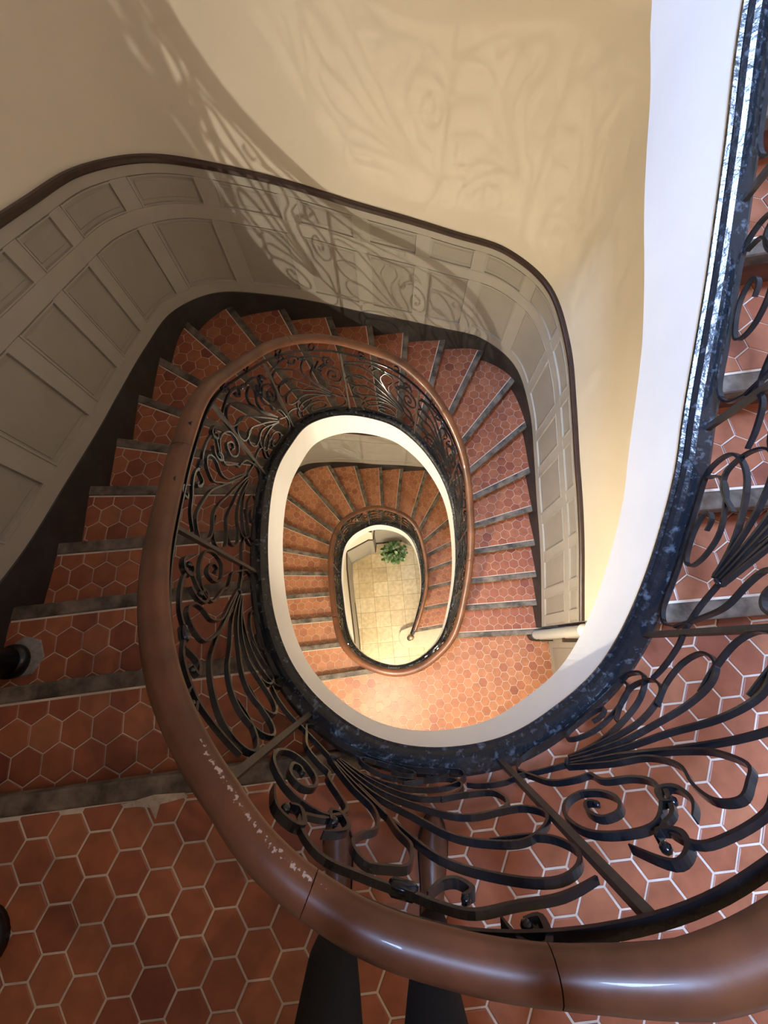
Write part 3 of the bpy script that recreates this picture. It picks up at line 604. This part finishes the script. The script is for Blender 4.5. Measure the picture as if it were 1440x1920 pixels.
# ------------------------------------------------------------------ potted plant
PLX, PLY = 0.05, 2.04
PL = empty('potted_plant', (PLX, PLY, ZG)); tag(PL, 'bushy green potted plant with broad leaves on the stone floor under the stairs', 'plant')
lathe('pot', [(0.10, 0), (0.14, 0.20), (0.15, 0.22), (0.135, 0.22), (0.12, 0.19), (0.001, 0.19)], (PLX, PLY, ZG), MT['pot'], PL)
lathe('soil', [(0.128, 0.17), (0.128, 0.195), (0.001, 0.20)], (PLX, PLY, ZG), MT['soil'], PL)
def leaf(i):
    a0 = i*2.399; rr = 0.235*math.sqrt((i+.5)/90); a = a0+random.uniform(-1.1, 1.1); h0 = random.uniform(.44, .70)-rr*0.7; ln = random.uniform(.11, .18); wd = ln*random.uniform(.40, .55); dp = random.uniform(.2, 1.0)
    base = np.array((PLX+rr*math.cos(a0), PLY+rr*math.sin(a0)*0.85, ZG+h0)); dr = np.array((math.cos(a), math.sin(a), 0)); up = np.array((0, 0, 1.0)); sd = np.cross(up, dr); V = []
    rl = random.uniform(-.5, .5); sd = sd*math.cos(rl)+up*math.sin(rl)
    for t in np.linspace(0, 1, 7):
        w_ = wd*math.sin(PI*min(1, t*0.97+0.02))**0.8*0.5; p = base+dr*ln*t*(1-.25*t)+up*(ln*(0.45*t-dp*t*t))
        V += [p-sd*w_+up*0.3*w_, p, p+sd*w_+up*0.3*w_]
    F = [(3*k+j, 3*k+j+1, 3*k+j+4, 3*k+j+3) for k in range(6) for j in range(2)]
    mesh_obj('leaf', V, F, MT['leaf_pale'] if i % 3 == 0 else MT['leaf'], PL, True)
    st = np.array((PLX+0.02*math.cos(a), PLY+0.02*math.sin(a), ZG+0.18)); mid_ = (st+base)/2+dr*0.02+up*0.06
    c = catmull([st, mid_, base], 4); rings = [[tuple(p+0.004*np.array((math.cos(q), math.sin(q), 0))) for q in (0, 2.1, 4.2)] for p in c]
    v, f = loft(rings); mesh_obj('stalk', v, f, MT['stalk'], PL)
for i in range(90): leaf(i)

# ------------------------------------------------------------------ iron pipes at the left edge
def pipe(x, y, z, r_, h, label, patch):
    p = empty('iron_pipe', (x, y, z)); tag(p, label, 'pipe')
    lathe('shaft', [(r_*1.0, 0.0), (r_*1.0, h)], (x, y, z), MT['rubber'], p)
    lathe('foot', [(r_*1.25, 0), (r_*1.25, 0.03), (r_*1.05, 0.05)], (x, y, z), MT['rubber'], p)
    if patch: lathe('mortar_patch', [(patch, 0.0), (patch*.95, 0.006), (r_, 0.010)], (x+0.035, y+0.02, z-0.001), MT['mortar'], p, 7, False)
pipe(-1.775, -0.06, zp(2), 0.062, 3.6, 'black iron pipe rising from a grey mortar patch on a tiled step by the wall', 0.098)
pipe(-1.34, -0.89, 0.0, 0.075, 1.1, 'thick black iron post standing on the red hexagon landing', 0)

# ------------------------------------------------------------------ person (photographer) behind the handrail
def skin_mesh(verts, edges, radii, sub=2, root=0):
    me = bpy.data.meshes.new('tmp'); me.from_pydata([tuple(v) for v in verts], edges, []); o = bpy.data.objects.new('tmp', me); C.objects.link(o)
    o.modifiers.new('skin', 'SKIN').use_smooth_shade = True
    for i, r_ in enumerate(radii):
        sv = me.skin_vertices[0].data[i]; sv.radius = (r_, r_) if not isinstance(r_, tuple) else r_; sv.use_root = (i == root)
    s_ = o.modifiers.new('sub', 'SUBSURF'); s_.levels = sub; s_.render_levels = sub
    dg = bpy.context.evaluated_depsgraph_get(); dg.update(); out = bpy.data.meshes.new_from_object(o.evaluated_get(dg)); bpy.data.objects.remove(o); return out
def person():
    root = empty('person', (-0.02, -0.80, 0)); tag(root, 'person in black trousers and brown leather shoes standing behind the handrail', 'person')
    J = [((-.02, -.84, .95), (.15, .11)), ((-.02, -.83, 1.10), (.145, .10)), ((-.02, -.80, 1.28), (.165, .11)), ((-.02, -.79, 1.42), (.12, .085)), ((-.02, -.76, 1.50), .052), ((-.02, -.74, 1.56), .055)]
    E = [(0, 1), (1, 2), (2, 3), (3, 4), (4, 5)]
    def chain(start, pts):
        a = start
        for p, r_ in pts: J.append((p, r_)); E.append((a, len(J)-1)); a = len(J)-1
        return a
    for sx, hx, kx, ax, ky in ((-1, -.11, -.135, -.17, -.655), (1, .08, .085, .12, -.70)):
        chain(0, [((hx, -.82, .86), .090), (((hx+kx)/2, -.735, .68), .084), ((kx, ky, .50), .060), ((kx*.55+ax*.45, -.73, .33), .056), ((ax, -.80, .115), .050), ((ax, -.805, .06), .050)])
        chain(3, [((-.02+sx*.17, -.785, 1.40), .058), ((-.02+sx*.225, -.68, 1.25), .044), ((-.02+sx*.22, -.52, 1.24), .040), ((-.02+sx*.15, -.32, 1.40), .033), ((-.02+sx*.105, -.21, 1.51), .026)])
    me = skin_mesh([j[0] for j in J], E, [j[1] for j in J]); me.materials.append(MT['cloth']); me.materials.append(MT['skin'])
    for p in me.polygons:
        c = p.center; p.material_index = 1 if (c.z > 1.50 or (c.y > -.30 and c.z > 1.3)) else 0; p.use_smooth = True
    b = bpy.data.objects.new('body', me); C.objects.link(b); b.parent = root; b.matrix_parent_inverse = Matrix.Translation(-root.location)
    # head
    cx, cy, cz = -.02, -.70, 1.68; rings = []
    for t in np.linspace(0.03, PI-.03, 14):
        rr, zz = math.sin(t), -math.cos(t)
        ring = []
        for a in np.linspace(0, 2*PI, 20, endpoint=False):
            x, y = .074*rr*math.cos(a), .093*rr*math.sin(a)
            if math.sin(a) > .9 and -.35 < zz < .05: y += .016*(1-abs(zz+.15)/.2) if abs(zz+.15) < .2 else 0
            if zz < -.3: x *= .86
            ring.append((cx+x, cy+y-zz*.05*0, cz+.115*zz))
        rings.append(ring)
    v, f = loft(rings); fix_normals(mesh_obj('head', v, f, MT['skin'], root, True))
    rings = [[(cx+.080*math.sin(t)*math.cos(a), cy-.012+.098*math.sin(t)*math.sin(a), cz+.012+.122*math.cos(t)) for a in np.linspace(0, 2*PI, 20, endpoint=False)] for t in np.linspace(.03, 1.35, 8)]
    v, f = loft(rings); fix_normals(mesh_obj('hair', v, f, MT['hair'], root, True))
    # hands: palm and five fingers folded round the phone
    for sx in (-1, 1):
        w0 = np.array((-.02+sx*.105, -.21, 1.51)); pc = np.array((-.02+sx*.098, -.155, 1.565)); V = [tuple(w0), tuple(pc)]; E2 = [(0, 1)]; R = [.026, .030]
        for k in range(4):
            o = len(V); b0 = pc+np.array((sx*.004, .018-.018*k*0.6, .016+.004*k)); ln = (.9, 1.0, .95, .75)[k]
            V += [tuple(b0+np.array((sx*.012, .022*ln, .020))), tuple(b0+np.array((-sx*.010, .036*ln-.006*k, .034))), tuple(b0+np.array((-sx*.030, .036*ln-.006*k, .036)))]; E2 += [(1, o), (o, o+1), (o+1, o+2)]; R += [.009, .008, .007]
        o = len(V); V += [tuple(pc+np.array((-sx*.020, -.006, .010))), tuple(pc+np.array((-sx*.042, .006, .024)))]; E2 += [(1, o), (o, o+1)]; R += [.011, .008]
        hm = skin_mesh(V, E2, R, 1); hm.materials.append(MT['skin']); h = bpy.data.objects.new('hand', hm); C.objects.link(h); h.parent = root; h.matrix_parent_inverse = Matrix.Translation(-root.location)
    # shoes
    for sx, tx, ty, ax in ((-1, -.195, -.545, -.165), (1, .140, -.535, .118)):
        heel = np.array((ax, -.855)); toe = np.array((tx, ty)); ax_ = toe-heel; Ln = np.linalg.norm(ax_); ax_ /= Ln; sd = np.array((ax_[1], -ax_[0])); rings = []
        for t, w_, h_ in ((0, .020, .055), (.04, .031, .085), (.15, .036, .10), (.30, .036, .105), (.45, .040, .080), (.60, .046, .062), (.75, .047, .052), (.88, .036, .042), (.96, .022, .032), (1.0, .006, .022)):
            c = heel+ax_*Ln*t
            rings.append([(*(c+sd*w_*math.cos(a)*(1.0 if math.sin(a) < .2 else .92)), max(0.012, h_*(.42+.58*math.sin(a)) if math.sin(a) > -.5 else 0.012)) for a in np.linspace(0, 2*PI, 16, endpoint=False)])
        v, f = loft(rings); sh = fix_normals(mesh_obj('shoe', v, f, MT['leather'], root, True))
        rings = [[(*(heel+ax_*(Ln+.006)*t+sd*(w_+.004)*q), z) for q, z in ((-1, .003), (1, .003), (1, .016), (-1, .016))] for t, w_ in ((0, .020), (.05, .032), (.3, .034), (.6, .046), (.75, .047), (.9, .033), (1, .008))]
        v, f = loft(rings); fix_normals(mesh_obj('sole', v, f, MT['rubber'], sh))
person()

# ------------------------------------------------------------------ lamps under the landings, plus an added warm fill lamp
def lamp(loc, watts, zc, label, col=LAMP_COL):
    t = empty('ceiling_lamp', (loc[0], loc[1], zc)); tag(t, label, 'lamp')
    lathe('ceiling_rose', [(0.001, 0), (0.06, 0), (0.06, -0.02), (0.02, -0.05)], (loc[0], loc[1], zc), MT['brass'], t)
    dz = loc[2]-zc
    lathe('cord', [(0.005, -0.04), (0.005, dz+0.12)], (loc[0], loc[1], zc), MT['iron'], t, 8)
    lathe('lamp_holder', [(0.006, dz+0.14), (0.022, dz+0.12), (0.024, dz+0.07), (0.018, dz+0.06)], (loc[0], loc[1], zc), MT['brass'], t, 16)
    l = bpy.data.lights.new('bulb', 'POINT'); l.energy = watts; l.color = col; l.shadow_soft_size = 0.022
    o = bpy.data.objects.new('bulb', l); C.objects.link(o); o.parent = t; o.location = (0, 0, dz)
lamp(LAMPS[0][0], LAMPS[0][1], -0.33, 'bare bulb lamp hanging under the upper landing')
lamp((1.25, 0.15, 2.75), 30, ZT, 'added dim warm fill lamp, unseen above the climbing flight', (1.0, 0.64, 0.38))  # added out of view to warm the left wall; no known source here
lamp(LAMPS[1][0], LAMPS[1][1], zp(24)-0.33, 'bare bulb lamp hanging under the lower landing')
